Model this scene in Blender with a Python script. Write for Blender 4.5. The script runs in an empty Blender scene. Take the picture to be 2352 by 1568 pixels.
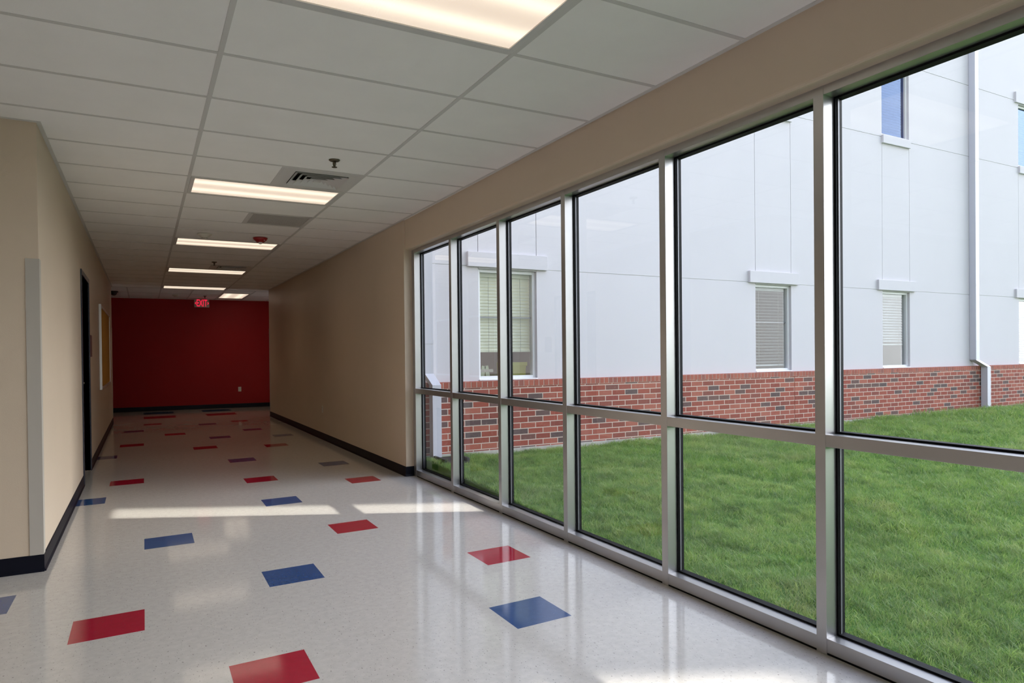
import bpy, bmesh, math, random
import numpy as np
from mathutils import Vector, Matrix

random.seed(7)
FT = 0.3048
H = 2.689            # ceiling height
XR, XL = 2.10, -0.88 # right / left corridor wall faces (right one tapers slightly)
SC = bpy.context.scene
COL = SC.collection

def xw(y):           # face of the right wall
    return 2.10 - 0.0045 * y if y > 0 else 2.10

# ------------------------------------------------------------------ materials
def new_mat(name):
    m = bpy.data.materials.new(name); m.use_nodes = True
    nt = m.node_tree
    return m, nt, nt.nodes['Principled BSDF']

def N(nt, typ, **kw):
    n = nt.nodes.new(typ)
    for k, v in kw.items():
        setattr(n, k, v)
    return n

def mth(nt, op, a, b=None, c=None):
    n = nt.nodes.new('ShaderNodeMath'); n.operation = op
    for i, v in enumerate((a, b, c)):
        if v is None: continue
        if isinstance(v, (int, float)): n.inputs[i].default_value = v
        else: nt.links.new(v, n.inputs[i])
    return n.outputs[0]

def objco(nt, scale=(1, 1, 1), rot=(0, 0, 0)):
    tc = N(nt, 'ShaderNodeTexCoord'); mp = N(nt, 'ShaderNodeMapping')
    mp.inputs['Scale'].default_value = scale; mp.inputs['Rotation'].default_value = rot
    nt.links.new(tc.outputs['Object'], mp.inputs['Vector'])
    return mp.outputs['Vector']

def noise(nt, vec, scale, detail=4, rough=.55):
    n = N(nt, 'ShaderNodeTexNoise')
    n.inputs['Scale'].default_value = scale; n.inputs['Detail'].default_value = detail
    n.inputs['Roughness'].default_value = rough
    nt.links.new(vec, n.inputs['Vector'])
    return n

def ramp(nt, fac, stops, interp='LINEAR'):
    r = N(nt, 'ShaderNodeValToRGB'); cr = r.color_ramp; cr.interpolation = interp
    while len(cr.elements) > 1: cr.elements.remove(cr.elements[-1])
    cr.elements[0].position = stops[0][0]; cr.elements[0].color = (*stops[0][1], 1)
    for p, c in stops[1:]:
        e = cr.elements.new(p); e.color = (*c, 1)
    nt.links.new(fac, r.inputs[0])
    return r.outputs[0]

def mixc(nt, fac, a, b, blend='MIX'):
    n = N(nt, 'ShaderNodeMix', data_type='RGBA', blend_type=blend)
    for s, v in ((0, fac), (6, a), (7, b)):
        if isinstance(v, (int, float)): n.inputs[s].default_value = v
        elif isinstance(v, tuple): n.inputs[s].default_value = (*v, 1)
        else: nt.links.new(v, n.inputs[s])
    return n.outputs[2]

def bump(nt, bsdf, height, strength=.2, dist=.01):
    b = N(nt, 'ShaderNodeBump'); b.inputs['Strength'].default_value = strength
    b.inputs['Distance'].default_value = dist
    nt.links.new(height, b.inputs['Height']); nt.links.new(b.outputs[0], bsdf.inputs['Normal'])

def simple(name, col, rough=.5, metal=0.0, spec=.5, var=.0, vscale=6, bmp=0, bscale=300, coat=0):
    m, nt, b = new_mat(name)
    b.inputs['Base Color'].default_value = (*col, 1)
    b.inputs['Roughness'].default_value = rough
    b.inputs['Metallic'].default_value = metal
    b.inputs['Specular IOR Level'].default_value = spec
    if coat: b.inputs['Coat Weight'].default_value = coat
    v = objco(nt)
    if var:
        n = noise(nt, v, vscale)
        lo = tuple(c * (1 - var) for c in col); hi = tuple(min(1, c * (1 + var)) for c in col)
        nt.links.new(ramp(nt, n.outputs[0], [(.3, lo), (.7, hi)]), b.inputs['Base Color'])
    if bmp:
        n2 = noise(nt, v, bscale, 2)
        bump(nt, b, n2.outputs[0], bmp, .004)
    return m

M = {}
M['paint'] = simple('tan_paint', (.60, .487, .372), .42, spec=.45, var=.02, vscale=1.5, bmp=.12, bscale=220)
M['red_paint'] = simple('dark_red_paint', (.34, .004, .006), .5, spec=.3, var=.04, vscale=2, bmp=.1, bscale=220)
M['tile_panel'] = simple('ceiling_panel', (.90, .89, .87), .9, spec=.1, var=.02, vscale=3, bmp=.25, bscale=500)
M['grid'] = simple('grid_white', (.62, .61, .59), .55, spec=.3)
M['base'] = simple('cove_base', (.003, .0035, .009), .4, spec=.15, var=.2)
M['white_metal'] = simple('white_enamel', (.62, .61, .59), .45)
M['plastic'] = simple('white_plastic', (.70, .66, .58), .4)
M['alum'] = simple('clear_anodised', (.50, .487, .485), .33, metal=.85, spec=.5, var=.03, vscale=4)
M['gasket'] = simple('black_gasket', (.004, .004, .005), .6, spec=.15)
M['bead'] = simple('grey_spacer', (.22, .22, .24), .4, metal=.4)
M['navy'] = simple('navy_frame', (.012, .015, .03), .3, spec=.5)
M['door'] = simple('door_dark', (.01, .011, .016), .35)
M['guard'] = simple('corner_guard', (.44, .40, .35), .5)
M['cork'] = simple('cork', (.50, .245, .045), .85, spec=.2, var=.12, vscale=90, bmp=.3, bscale=250)
M['alu_bright'] = simple('bright_aluminium', (.75, .73, .70), .35, metal=.5)
M['bronze'] = simple('dull_brass', (.12, .10, .07), .35, metal=.8)
M['alarm'] = simple('alarm_red', (.30, .006, .01), .35)
M['sign_face'] = simple('sign_face', (.42, .38, .32), .5)
M['roomsign'] = simple('room_sign', (.10, .03, .03), .5)
M['dark'] = simple('dark_plastic', (.012, .008, .006), .45)
M['eifs'] = simple('eifs_white', (.615, .593, .618), .9, spec=.15, var=.012, vscale=1.2, bmp=.12, bscale=260)
M['joint'] = simple('joint_grey', (.66, .65, .67), .9, spec=.1)
M['vinyl'] = simple('white_vinyl', (.74, .74, .75), .45)
M['spout'] = simple('painted_downspout', (.54, .54, .60), .4)
M['concrete'] = simple('concrete', (.45, .42, .38), .9, var=.15, vscale=14, bmp=.3, bscale=80)
M['black_concrete'] = simple('black_splash', (.02, .021, .022), .7, var=.3, vscale=20)
M['caulk'] = simple('red_sealant', (.33, .055, .03), .7)
M['blind'] = simple('cream_blind', (.82, .79, .60), .5, var=.03)
M['blind_g'] = simple('grey_blind', (.52, .52, .51), .5, var=.03)
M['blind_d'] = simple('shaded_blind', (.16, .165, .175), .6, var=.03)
M['cord'] = simple('cord_grey', (.35, .34, .3), .7)
M['room'] = simple('classroom_paint', (.44, .39, .385), .9)
M['lime'] = simple('lime_plastic', (.74, .78, .30), .5)
M['mint'] = simple('pale_green_wood', (.74, .80, .60), .6)
M['wood'] = simple('table_wood', (.20, .13, .08), .4)
M['reflection_grey'] = simple('reflection_grey', (.05, .055, .06), .9, var=.3, vscale=60)
M['roof'] = simple('roof_grey', (.3, .3, .3), .9)

# vinyl composition tile: chips, faint joints, gloss
SKEW = 0.037
FX0, FY0 = -0.041, -0.114
def vct(name, base, chips, gloss=.085):
    m, nt, b = new_mat(name)
    v = objco(nt)
    n1 = noise(nt, v, 28, 5, .6); n2 = noise(nt, objco(nt, (1, .5, 1), (0, 0, .5)), 125, 2, .55); n3 = noise(nt, v, 1.1, 3)
    lo = tuple(c * .94 for c in base); hi = tuple(min(1, c * 1.05) for c in base)
    col = ramp(nt, n1.outputs[0], [(.34, lo), (.66, hi)])
    chip = ramp(nt, n2.outputs[0], [(0, (1, 1, 1)), (.295, (1, 1, 1)), (.35, (0, 0, 0))])
    col = mixc(nt, mth(nt, 'MULTIPLY', chip, .62), col, chips)
    sx = N(nt, 'ShaderNodeSeparateXYZ'); tc = N(nt, 'ShaderNodeTexCoord'); nt.links.new(tc.outputs['Object'], sx.inputs[0])
    u = mth(nt, 'DIVIDE', mth(nt, 'SUBTRACT', sx.outputs[0], FX0), FT)
    w = mth(nt, 'SUBTRACT', mth(nt, 'DIVIDE', mth(nt, 'SUBTRACT', sx.outputs[1], FY0), FT), mth(nt, 'MULTIPLY', u, SKEW))
    fu = mth(nt, 'ABSOLUTE', mth(nt, 'SUBTRACT', mth(nt, 'FRACT', u), .5))
    fw = mth(nt, 'ABSOLUTE', mth(nt, 'SUBTRACT', mth(nt, 'FRACT', w), .5))
    j = mth(nt, 'GREATER_THAN', mth(nt, 'MAXIMUM', fu, fw), .4965)
    col = mixc(nt, mth(nt, 'MULTIPLY', j, .06), col, (.2, .18, .16))
    nt.links.new(col, b.inputs['Base Color'])
    r = ramp(nt, n3.outputs[0], [(.3, (gloss - .02,) * 3), (.7, (gloss + .04,) * 3)])
    nt.links.new(r, b.inputs['Roughness'])
    b.inputs['Specular IOR Level'].default_value = .5; b.inputs['IOR'].default_value = 1.75
    bump(nt, b, noise(nt, v, 9, 3).outputs[0], .02, .006)
    return m
M['vct'] = vct('vinyl_tile_grey', (.54, .51, .48), (.10, .09, .08))
M['vct_red'] = vct('vinyl_tile_red', (.36, .009, .032), (.30, .05, .07))
M['vct_blue'] = vct('vinyl_tile_blue', (.034, .080, .215), (.08, .14, .28))

def brick_mat():
    m, nt, b = new_mat('red_brick')
    tc = N(nt, 'ShaderNodeTexCoord'); sp = N(nt, 'ShaderNodeSeparateXYZ'); cb = N(nt, 'ShaderNodeCombineXYZ')
    nt.links.new(tc.outputs['Object'], sp.inputs[0])
    nt.links.new(mth(nt, 'ADD', sp.outputs[0], sp.outputs[1]), cb.inputs[0]); nt.links.new(sp.outputs[2], cb.inputs[1])
    br = N(nt, 'ShaderNodeTexBrick'); br.offset = .5; br.squash = 1
    br.inputs['Color1'].default_value = (0, 0, 0, 1); br.inputs['Color2'].default_value = (1, 1, 1, 1)
    br.inputs['Mortar'].default_value = (.5, .5, .5, 1)
    br.inputs['Scale'].default_value = 1; br.inputs['Mortar Size'].default_value = .0055
    br.inputs['Mortar Smooth'].default_value = .15
    br.inputs['Brick Width'].default_value = .2032; br.inputs['Row Height'].default_value = .0677
    nt.links.new(cb.outputs[0], br.inputs['Vector'])
    c = ramp(nt, br.outputs['Color'], [(0, (.10, .075, .075)), (.13, (.15, .085, .075)), (.2, (.22, .07, .055)), (.45, (.27, .07, .05)), (.7, (.31, .085, .06)), (.86, (.36, .12, .085)), (1, (.24, .06, .05))])
    n = noise(nt, tc.outputs['Object'], 30, 6, .65)
    c = mixc(nt, mth(nt, 'MULTIPLY', ramp(nt, n.outputs[0], [(.55, (0, 0, 0)), (.75, (1, 1, 1))]), .35), c, (.42, .30, .26))
    c = mixc(nt, br.outputs['Fac'], c, (.56, .46, .39))
    nt.links.new(c, b.inputs['Base Color']); b.inputs['Roughness'].default_value = .85
    b.inputs['Specular IOR Level'].default_value = .2
    bump(nt, b, mth(nt, 'SUBTRACT', mth(nt, 'MULTIPLY', n.outputs[0], .3), br.outputs['Fac']), .6, .008)
    return m
M['brick'] = brick_mat()
def rowlock_mat():
    m, nt, b = new_mat('brick_rowlock')
    oi = N(nt, 'ShaderNodeNewGeometry')
    c = ramp(nt, oi.outputs['Random Per Island'], [(0, (.27, .065, .045)), (.5, (.33, .08, .05)), (.8, (.36, .10, .065)), (1, (.20, .07, .06))])
    n = noise(nt, objco(nt), 40, 5)
    c = mixc(nt, mth(nt, 'MULTIPLY', n.outputs[0], .25), c, (.40, .16, .11))
    nt.links.new(c, b.inputs['Base Color']); b.inputs['Roughness'].default_value = .85
    return m
M['rowlock'] = rowlock_mat()
M['mortar'] = simple('mortar', (.56, .46, .39), .95, var=.06, vscale=30)

def glass_mat(name, tint, ior=1.5, refl=(1, 1, 1)):
    m = bpy.data.materials.new(name); m.use_nodes = True; nt = m.node_tree
    nt.nodes.clear()
    out = N(nt, 'ShaderNodeOutputMaterial'); mix = N(nt, 'ShaderNodeMixShader')
    t = N(nt, 'ShaderNodeBsdfTransparent'); g = N(nt, 'ShaderNodeBsdfGlossy'); f = N(nt, 'ShaderNodeFresnel')
    t.inputs[0].default_value = (*tint, 1); g.inputs['Roughness'].default_value = 0.0; g.inputs['Color'].default_value = (*refl, 1)
    f.inputs[0].default_value = ior
    geo = N(nt, 'ShaderNodeNewGeometry')
    fac = mth(nt, 'MULTIPLY', f.outputs[0], mth(nt, 'SUBTRACT', 1.0, geo.outputs['Backfacing']))
    nt.links.new(fac, mix.inputs[0]); nt.links.new(t.outputs[0], mix.inputs[1]); nt.links.new(g.outputs[0], mix.inputs[2])
    nt.links.new(mix.outputs[0], out.inputs[0])
    return m
M['glass'] = glass_mat('storefront_glass', (.985, .995, .99))
M['glass_w'] = glass_mat('window_glass', (.88, .90, .90), 1.6)
M['glass_up'] = glass_mat('sky_reflection_glass', (.45, .52, .72), 1.75, (.44, .58, .88))  # blue of the reflected sky is put into the glass colours

def emit(name, col, strength, spec=False):
    m, nt, b = new_mat(name)
    b.inputs['Base Color'].default_value = (*[c * .5 for c in col], 1)
    b.inputs['Emission Color'].default_value = (*col, 1); b.inputs['Emission Strength'].default_value = strength
    return m
def lamp_mat(name, axis):
    # prismatic lens over two tubes: the lens is brighter along the two tubes
    m, nt, b = new_mat(name)
    tc = N(nt, 'ShaderNodeTexCoord'); sp = N(nt, 'ShaderNodeSeparateXYZ'); nt.links.new(tc.outputs['Object'], sp.inputs[0])
    y = sp.outputs[axis]
    d = mth(nt, 'ABSOLUTE', mth(nt, 'SUBTRACT', mth(nt, 'ABSOLUTE', y), .135))
    g = mth(nt, 'POWER', 2.718, mth(nt, 'MULTIPLY', mth(nt, 'MULTIPLY', d, d), -1 / (.062 * .062)))
    chk = N(nt, 'ShaderNodeTexChecker'); chk.inputs['Scale'].default_value = 130
    mp = objco(nt, (1, 1, 1), (0, 0, .785)); nt.links.new(mp, chk.inputs['Vector'])
    s = mth(nt, 'ADD', .62, mth(nt, 'MULTIPLY', g, .36))
    s = mth(nt, 'MULTIPLY', s, mth(nt, 'ADD', .95, mth(nt, 'MULTIPLY', chk.outputs['Fac'], .1)))
    col = ramp(nt, g, [(0, (1, .79, .62)), (1, (1, .89, .69))])
    nt.links.new(col, b.inputs['Emission Color']); nt.links.new(s, b.inputs['Emission Strength'])
    b.inputs['Base Color'].default_value = (.6, .58, .55, 1); b.inputs['Roughness'].default_value = .4
    return m
M['lens'] = lamp_mat('lamp_lens', 1)
M['lens_square'] = lamp_mat('lamp_lens_turned', 0)
M['exit_red'] = emit('exit_red', (1, .02, .07), .75)
M['clear_dome'] = simple('clear_dome', (.75, .72, .70), .12, spec=.8)
M['white_print'] = simple('white_print', (.7, .66, .62), .6)

def grass_mats():
    m, nt, b = new_mat('grass_blade')
    geo = N(nt, 'ShaderNodeNewGeometry')
    v = geo.outputs['Position']
    n1 = noise(nt, v, 2.6, 6, .72); n2 = noise(nt, v, 9, 4, .65)
    c = ramp(nt, n1.outputs[0], [(.36, (.045, .175, .028)), (.47, (.105, .29, .045)), (.55, (.20, .385, .068)), (.66, (.42, .49, .17))])
    rnd = geo.outputs['Random Per Island']
    c = mixc(nt, ramp(nt, rnd, [(.0, (0, 0, 0)), (.72, (.25, .25, .25)), (.93, (.8, .8, .8)), (1, (1, 1, 1))]), c, (.46, .52, .21))
    c = mixc(nt, ramp(nt, n2.outputs[0], [(.34, (.75, .75, .75)), (.52, (0, 0, 0))]), c, (.045, .135, .028))
    n4 = noise(nt, v, 1.1, 3, .5)
    c = mixc(nt, ramp(nt, n4.outputs[0], [(.60, (0, 0, 0)), (.74, (.7, .7, .7))]), c, (.44, .40, .20))
    c = mixc(nt, .17, c, (.20, .22, .18))
    nt.links.new(c, b.inputs['Base Color']); b.inputs['Roughness'].default_value = .55
    b.inputs['Specular IOR Level'].default_value = .25
    tr = N(nt, 'ShaderNodeBsdfTranslucent'); ms = N(nt, 'ShaderNodeMixShader'); ms.inputs[0].default_value = .42
    nt.links.new(mixc(nt, .35, c, (.40, .55, .08)), tr.inputs[0])
    nt.links.new(b.outputs[0], ms.inputs[1]); nt.links.new(tr.outputs[0], ms.inputs[2]); nt.links.new(ms.outputs[0], nt.nodes['Material Output'].inputs[0])
    g, nt, b2 = new_mat('lawn_soil')
    geo = N(nt, 'ShaderNodeNewGeometry'); v = geo.outputs['Position']
    n = noise(nt, v, 5, 6, .7)
    c = ramp(nt, n.outputs[0], [(.3, (.05, .12, .025)), (.6, (.10, .21, .045)), (.8, (.22, .24, .09))])
    nt.links.new(c, b2.inputs['Base Color']); b2.inputs['Roughness'].default_value = 1
    b2.inputs['Specular IOR Level'].default_value = .1
    return m, g
M['blade'], M['soil'] = grass_mats()

# ------------------------------------------------------------------ mesh helpers
class MB:
    def __init__(self): self.bm = bmesh.new()
    def quad(self, pts, mi=0):
        f = self.bm.faces.new([self.bm.verts.new(p) for p in pts]); f.material_index = mi; return f
    def hexa(self, lo, hi, mi=0):
        """lo/hi: four bottom and four top points, same winding (counter-clockwise from above)."""
        a = [self.bm.verts.new(p) for p in lo]; b = [self.bm.verts.new(p) for p in hi]
        fs = [self.bm.faces.new(a[::-1]), self.bm.faces.new(b)]
        for i in range(4):
            j = (i + 1) % 4
            fs.append(self.bm.faces.new((a[i], a[j], b[j], b[i])))
        for f in fs: f.material_index = mi
        return self
    def box(self, x0, x1, y0, y1, z0, z1, mi=0, bev=0):
        if bev:
            t = bmesh.new()
            tb = MB.__new__(MB); tb.bm = t
            tb.hexa([(x0, y0, z0), (x1, y0, z0), (x1, y1, z0), (x0, y1, z0)], [(x0, y0, z1), (x1, y0, z1), (x1, y1, z1), (x0, y1, z1)], mi)
            bmesh.ops.bevel(t, geom=t.edges[:], offset=bev, segments=2, affect='EDGES', profile=.6)
            me = bpy.data.meshes.new('tmp'); t.to_mesh(me); t.free()
            self.bm.from_mesh(me); bpy.data.meshes.remove(me)
            return self
        return self.hexa([(x0, y0, z0), (x1, y0, z0), (x1, y1, z0), (x0, y1, z0)], [(x0, y0, z1), (x1, y0, z1), (x1, y1, z1), (x0, y1, z1)], mi)
    def lathe(self, prof, c=(0, 0, 0), seg=32, mi=0):
        rings = []
        for r, z in prof:
            if r < 1e-6: rings.append([self.bm.verts.new((c[0], c[1], c[2] + z))])
            else: rings.append([self.bm.verts.new((c[0] + r * math.cos(2 * math.pi * i / seg), c[1] + r * math.sin(2 * math.pi * i / seg), c[2] + z)) for i in range(seg)])
        for a, b in zip(rings, rings[1:]):
            for i in range(seg):
                j = (i + 1) % seg
                if len(a) == 1 and len(b) > 1: f = self.bm.faces.new((a[0], b[j], b[i]))
                elif len(b) == 1 and len(a) > 1: f = self.bm.faces.new((a[i], a[j], b[0]))
                elif len(a) > 1: f = self.bm.faces.new((a[i], a[j], b[j], b[i]))
                else: continue
                f.material_index = mi; f.smooth = True
        return self
    def sweep(self, rings, mi=0, cap=True):
        vs = [[self.bm.verts.new(p) for p in r] for r in rings]
        n = len(vs[0])
        for a, b in zip(vs, vs[1:]):
            for i in range(n):
                j = (i + 1) % n
                self.bm.faces.new((a[i], a[j], b[j], b[i])).material_index = mi
        if cap:
            self.bm.faces.new(vs[0][::-1]).material_index = mi; self.bm.faces.new(vs[-1]).material_index = mi
        return self
    def bar(self, p, q, w, d, up=(0, 0, 1), mi=0):
        p, q = Vector(p), Vector(q); t = (q - p).normalized(); s = t.cross(Vector(up))
        if s.length < 1e-4: s = t.cross(Vector((1, 0, 0)))
        s.normalize(); n = s.cross(t)
        r = [[tuple(o + s * a * w / 2 + n * b * d / 2) for a, b in ((-1, -1), (1, -1), (1, 1), (-1, 1))] for o in (p, q)]
        return self.sweep(r, mi)

def obj(name, mb, mats, parent=None, smooth=False):
    me = bpy.data.meshes.new(name)
    bmesh.ops.recalc_face_normals(mb.bm, faces=mb.bm.faces[:])
    mb.bm.to_mesh(me); mb.bm.free()
    for m in (mats if isinstance(mats, (list, tuple)) else [mats]): me.materials.append(M[m])
    if smooth:
        for p in me.polygons: p.use_smooth = True
    o = bpy.data.objects.new(name, me); COL.objects.link(o)
    if parent is not None: o.parent = parent
    return o

def tag(o, label, cat, group=None, kind=None):
    o['label'] = label; o['category'] = cat
    if group: o['group'] = group
    if kind: o['kind'] = kind
    return o

def thing(name, label, cat, loc=(0, 0, 0), group=None, kind=None):
    o = bpy.data.objects.new(name, None); COL.objects.link(o); o.location = loc
    o.empty_display_size = .1
    return tag(o, label, cat, group, kind)

def dup(root, loc, label, name=None):
    r = root.copy(); COL.objects.link(r); r.location = loc; r['label'] = label
    for ch in root.children:
        c = ch.copy(); COL.objects.link(c); c.parent = r
        for g in ch.children:
            d = g.copy(); COL.objects.link(d); d.parent = c
    return r

def text_mesh(body, size, name, mat, parent, loc, rot, sx=1.0, ext=.001, offset=0.0):
    cu = bpy.data.curves.new('t', 'FONT'); cu.body = body; cu.size = size; cu.extrude = ext
    cu.align_x = 'CENTER'; cu.align_y = 'CENTER'; cu.offset = offset
    to = bpy.data.objects.new('t', cu); COL.objects.link(to)
    dg = bpy.context.evaluated_depsgraph_get()
    me = bpy.data.meshes.new_from_object(to.evaluated_get(dg))
    bpy.data.objects.remove(to); bpy.data.curves.remove(cu)
    me.materials.clear(); me.materials.append(M[mat])
    o = bpy.data.objects.new(name, me); COL.objects.link(o)
    o.parent = parent; o.location = loc; o.rotation_euler = rot; o.scale = (sx, 1, 1)
    return o

# ================================================================== SETTING
# floor : one mesh of one-foot tiles, coloured ones picked out
RED = [(-2, 3), (5, 3), (0, 0), (3, 7), (-2, 17), (2, 15), (5, 13), (4, 24), (4, 38), (-1, 39), (-2, 28), (0, 32), (1, 25)]
BLUE = [(1, 4), (-1, 8), (4, 0), (-3, 14), (-4, 5), (2, 11), (2, 20), (5, 17), (5, 28), (4, 32), (2, 29), (-2, 35), (-3, 24), (2, 37)]
for (i, j) in ((-1, 48), (3, 48)): BLUE += [(i, j), (i + 1, j), (i, j + 1), (i + 1, j + 1)]
for (i, j) in ((-1, 44), (3, 44)): RED += [(i, j), (i + 1, j), (i, j + 1), (i + 1, j + 1)]
def fpt(i, j):
    return (FX0 + i * FT, FY0 + (j + SKEW * i) * FT, 0)
fb = MB()
vv = {}
I0, I1, J0, J1 = -22, 32, -31, 58
for i in range(I0, I1 + 1):
    for j in range(J0, J1 + 1):
        vv[i, j] = fb.bm.verts.new(fpt(i, j))
rs, bs = set(RED), set(BLUE)
for i in range(I0, I1):
    for j in range(J0, J1):
        x = FX0 + i * FT
        if x > 2.0 and FY0 + j * FT < 12.4: continue
        if x < -5.6: continue
        f = fb.bm.faces.new((vv[i, j], vv[i + 1, j], vv[i + 1, j + 1], vv[i, j + 1]))
        f.material_index = 1 if (i, j) in rs else 2 if (i, j) in bs else 0
for v in [v for v in fb.bm.verts if not v.link_faces]: fb.bm.verts.remove(v)
# strip of tile reaching under the window frame and the right wall
lim = max(i for i in range(I0, I1) if FX0 + i * FT <= 2.0) + 1
xe = FX0 + lim * FT
if xe < 2.18:
    fb.quad([(xe, -9, 0), (2.18, -9, 0), (2.18, 12.6, 0), (xe, 12.6, 0)])
tag(obj('floor', fb, ['vct', 'vct_red', 'vct_blue']), 'glossy pale grey tile floor with scattered red and blue tiles', 'floor', kind='structure')

# walls ------------------------------------------------------------
YC, YE, YER = 2.11, 12.8, 12.5      # left corner, ends of left and right corridor walls
DY0, DY1, DZ = 5.27, 6.27, 2.125    # door opening in the left wall
w = MB()
w.box(-1.02, XL, YC, DY0, 0, 3.1); w.box(-1.02, XL, DY1, YE, 0, 3.1); w.box(-1.02, XL, DY0, DY1, DZ, 3.1)
w.box(-5.5, -1.02, 12.66, YE, 0, 3.1)
tag(obj('wall_left', w, 'paint'), 'long tan wall of the corridor with a door and a pin board', 'wall', kind='structure')
w = MB(); w.box(-5.5, -1.02, YC, 2.25, 0, 3.1)
tag(obj('wall_left_return', w, 'paint'), 'tan wall end facing the viewer beside the corner guard', 'wall', kind='structure')
w = MB(); w.box(-5.6, -5.5, -9, 2.25, 0, 3.1); tag(obj('wall_side', w, 'paint'), 'plain tan end wall of the side bay, out of view', 'wall', kind='structure')
w = MB(); w.box(-5.6, -1.6, -9.1, -9, 0, 3.1); w.box(1.9, 2.285, -9.1, -9, 0, 3.1); w.box(-1.6, 1.9, -9.1, -9, 2.45, 3.1); tag(obj('wall_back', w, 'paint'), 'tan wall behind the viewer with an opening added for daylight', 'wall', kind='structure')  # unseen wall, opening added to let daylight reach the near floor and ceiling
# right wall: blank run beyond the windows
XF = 2.17
WY0, WY1 = -4.86, 4.0    # window opening along Y
ZH = 2.380
def poly_prism(mb, pts, z0, z1, mi=0):
    mb.sweep([[(x, y, z0) for x, y in pts], [(x, y, z1) for x, y in pts]], mi)
w = MB()
poly_prism(w, [(xw(WY1) + .001, WY1 - 0.0), (2.285, WY1), (2.285, 4.06), (2.285, YER), (xw(YER), YER)], 0, 3.1)
poly_prism(w, [(2.285, 12.48), (7.5, 12.48), (7.5, YER), (2.285, YER)], 0, 3.1)
# header above the glazing with a rounded lower edge, and the blank wall behind the viewer
r = .020
prof = [(2.285, 3.1), (2.10, 3.1), (2.10, ZH + r)] + [(2.10 + r - r * math.cos(a), ZH + r - r * math.sin(a)) for a in (math.pi / 8, math.pi / 4, 3 * math.pi / 8)] + [(2.10 + r, ZH), (2.285, ZH)]
w.sweep([[(x, WY0, z) for x, z in prof], [(x, WY1, z) for x, z in prof]])
w.box(2.10, 2.285, -9, WY0, 0, 3.1)
tag(obj('wall_right', w, 'paint'), 'tan wall above and beyond the tall windows', 'wall', kind='structure')
def yred(x): return 15.50 + .055 * (2.5 - x)
w = MB()
poly_prism(w, [(-5.5, yred(-5.5)), (7.5, yred(7.5)), (7.5, 16.4), (-5.5, 16.4)], 0, 3.1)
tag(obj('wall_far', w, 'red_paint'), 'dark red wall closing the far end of the corridor', 'wall', kind='structure')
w = MB(); w.box(-5.6, -5.5, 12.66, 16.4, 0, 3.1); tag(obj('wall_crossing_west', w, 'paint'), 'end wall of the cross passage behind the near corner', 'wall', kind='structure')
w = MB(); w.box(7.5, 7.6, 12.48, 16.4, 0, 3.1); tag(obj('wall_crossing_east', w, 'paint'), 'end wall of the cross passage behind the blank wall', 'wall', kind='structure')
w = MB(); w.box(-5.6, 2.285, -9.1, 12.48, 3.1, 3.3); w.box(-5.6, 7.6, 12.48, 16.4, 3.1, 3.3)
tag(obj('roof', w, 'roof'), 'flat roof slab over the corridor', 'roof', kind='structure')

# cove base ---------------------------------------------------------
def base_run(mb, p, q, nrm, h=.102):
    """cove base along p-q; nrm points into the room."""
    px, py = p; qx, qy = q; nx, ny = nrm
    pr = [(0, 0), (.014, 0), (.012, .006), (.0065, .02), (.0055, h - .004), (.003, h), (0, h)]
    mb.sweep([[(x + nx * d, y + ny * d, z) for d, z in pr] for x, y in ((px, py), (qx, qy))])
b = MB(); base_run(b, (XL, YC), (XL, DY0 - .05), (1, 0)); base_run(b, (XL, DY1 + .05), (XL, YE), (1, 0))
tag(obj('baseboard_left', b, 'base'), 'black cove base along the left corridor wall', 'baseboard', kind='structure')
b = MB(); base_run(b, (-5.5, YC), (XL + .006, YC), (0, -1))
tag(obj('baseboard_left_return', b, 'base'), 'black cove base on the wall end by the near corner guard', 'baseboard', kind='structure')
b = MB(); base_run(b, (xw(WY1), WY1), (xw(YER), YER), (-1, 0)); base_run(b, (xw(4) - .006, WY1), (XF, WY1), (0, -1))
tag(obj('baseboard_right', b, 'base'), 'black cove base below the blank tan wall', 'baseboard', kind='structure')
b = MB(); base_run(b, (-5.5, yred(-5.5)), (7.5, yred(7.5)), (0, -1))
tag(obj('baseboard_far', b, 'base'), 'black cove base below the dark red wall', 'baseboard', kind='structure')

# ceiling -----------------------------------------------------------
K2 = 2 * FT
LIGHTS = [-1, 5, 10, 15, 20]
pan = MB(); grd = MB()
T2 = .012
def panel(x0, x1, y0, y1):
    if x1 - x0 < .03 or y1 - y0 < .03: return
    pan.box(x0, x1, y0, y1, H + .003, H + .018)
XS = [-4.8768 - .6, -3.6576, -2.4384, -1.2192, 0, 4 * FT, 2.285]
kmin, kmax = -15, 21
for k in range(kmin, kmax):
    y0, y1 = k * K2, (k + 1) * K2
    for a, b_ in zip(XS, XS[1:]):
        x0, x1 = a, b_
        if y1 > YC + .02:
            if x1 <= XL: 
                if y0 >= YC: continue
            elif y0 >= YC: x0 = max(x0, XL)
        if x1 > 2.2: x1 = 2.12
        if x0 == 0:
            if k in LIGHTS: continue
            if k in (4, 7, 14): x1 = 2 * FT
        panel(x0, x1, y0, y1)
def tee_y(x, y0, y1): grd.box(x - T2, x + T2, y0, y1, H, H + .025)
def tee_x(y, x0, x1): grd.box(x0, x1, y - T2, y + T2, H + .0006, H + .025)
YT = kmax * K2
for x in (0, 4 * FT): tee_y(x, -9, YT)
for x in (-1.2192, -2.4384, -3.6576): tee_y(x, -9, YC)
for k in range(kmin, kmax + 1):
    y = k * K2
    tee_x(y, -5.5 if y < YC else XL, -T2); tee_x(y, T2, 4 * FT - T2); tee_x(y, 4 * FT + T2, xw(y))
for k in (4, 7, 14): tee_y(2 * FT, k * K2 + T2, (k + 1) * K2 - T2)
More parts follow.
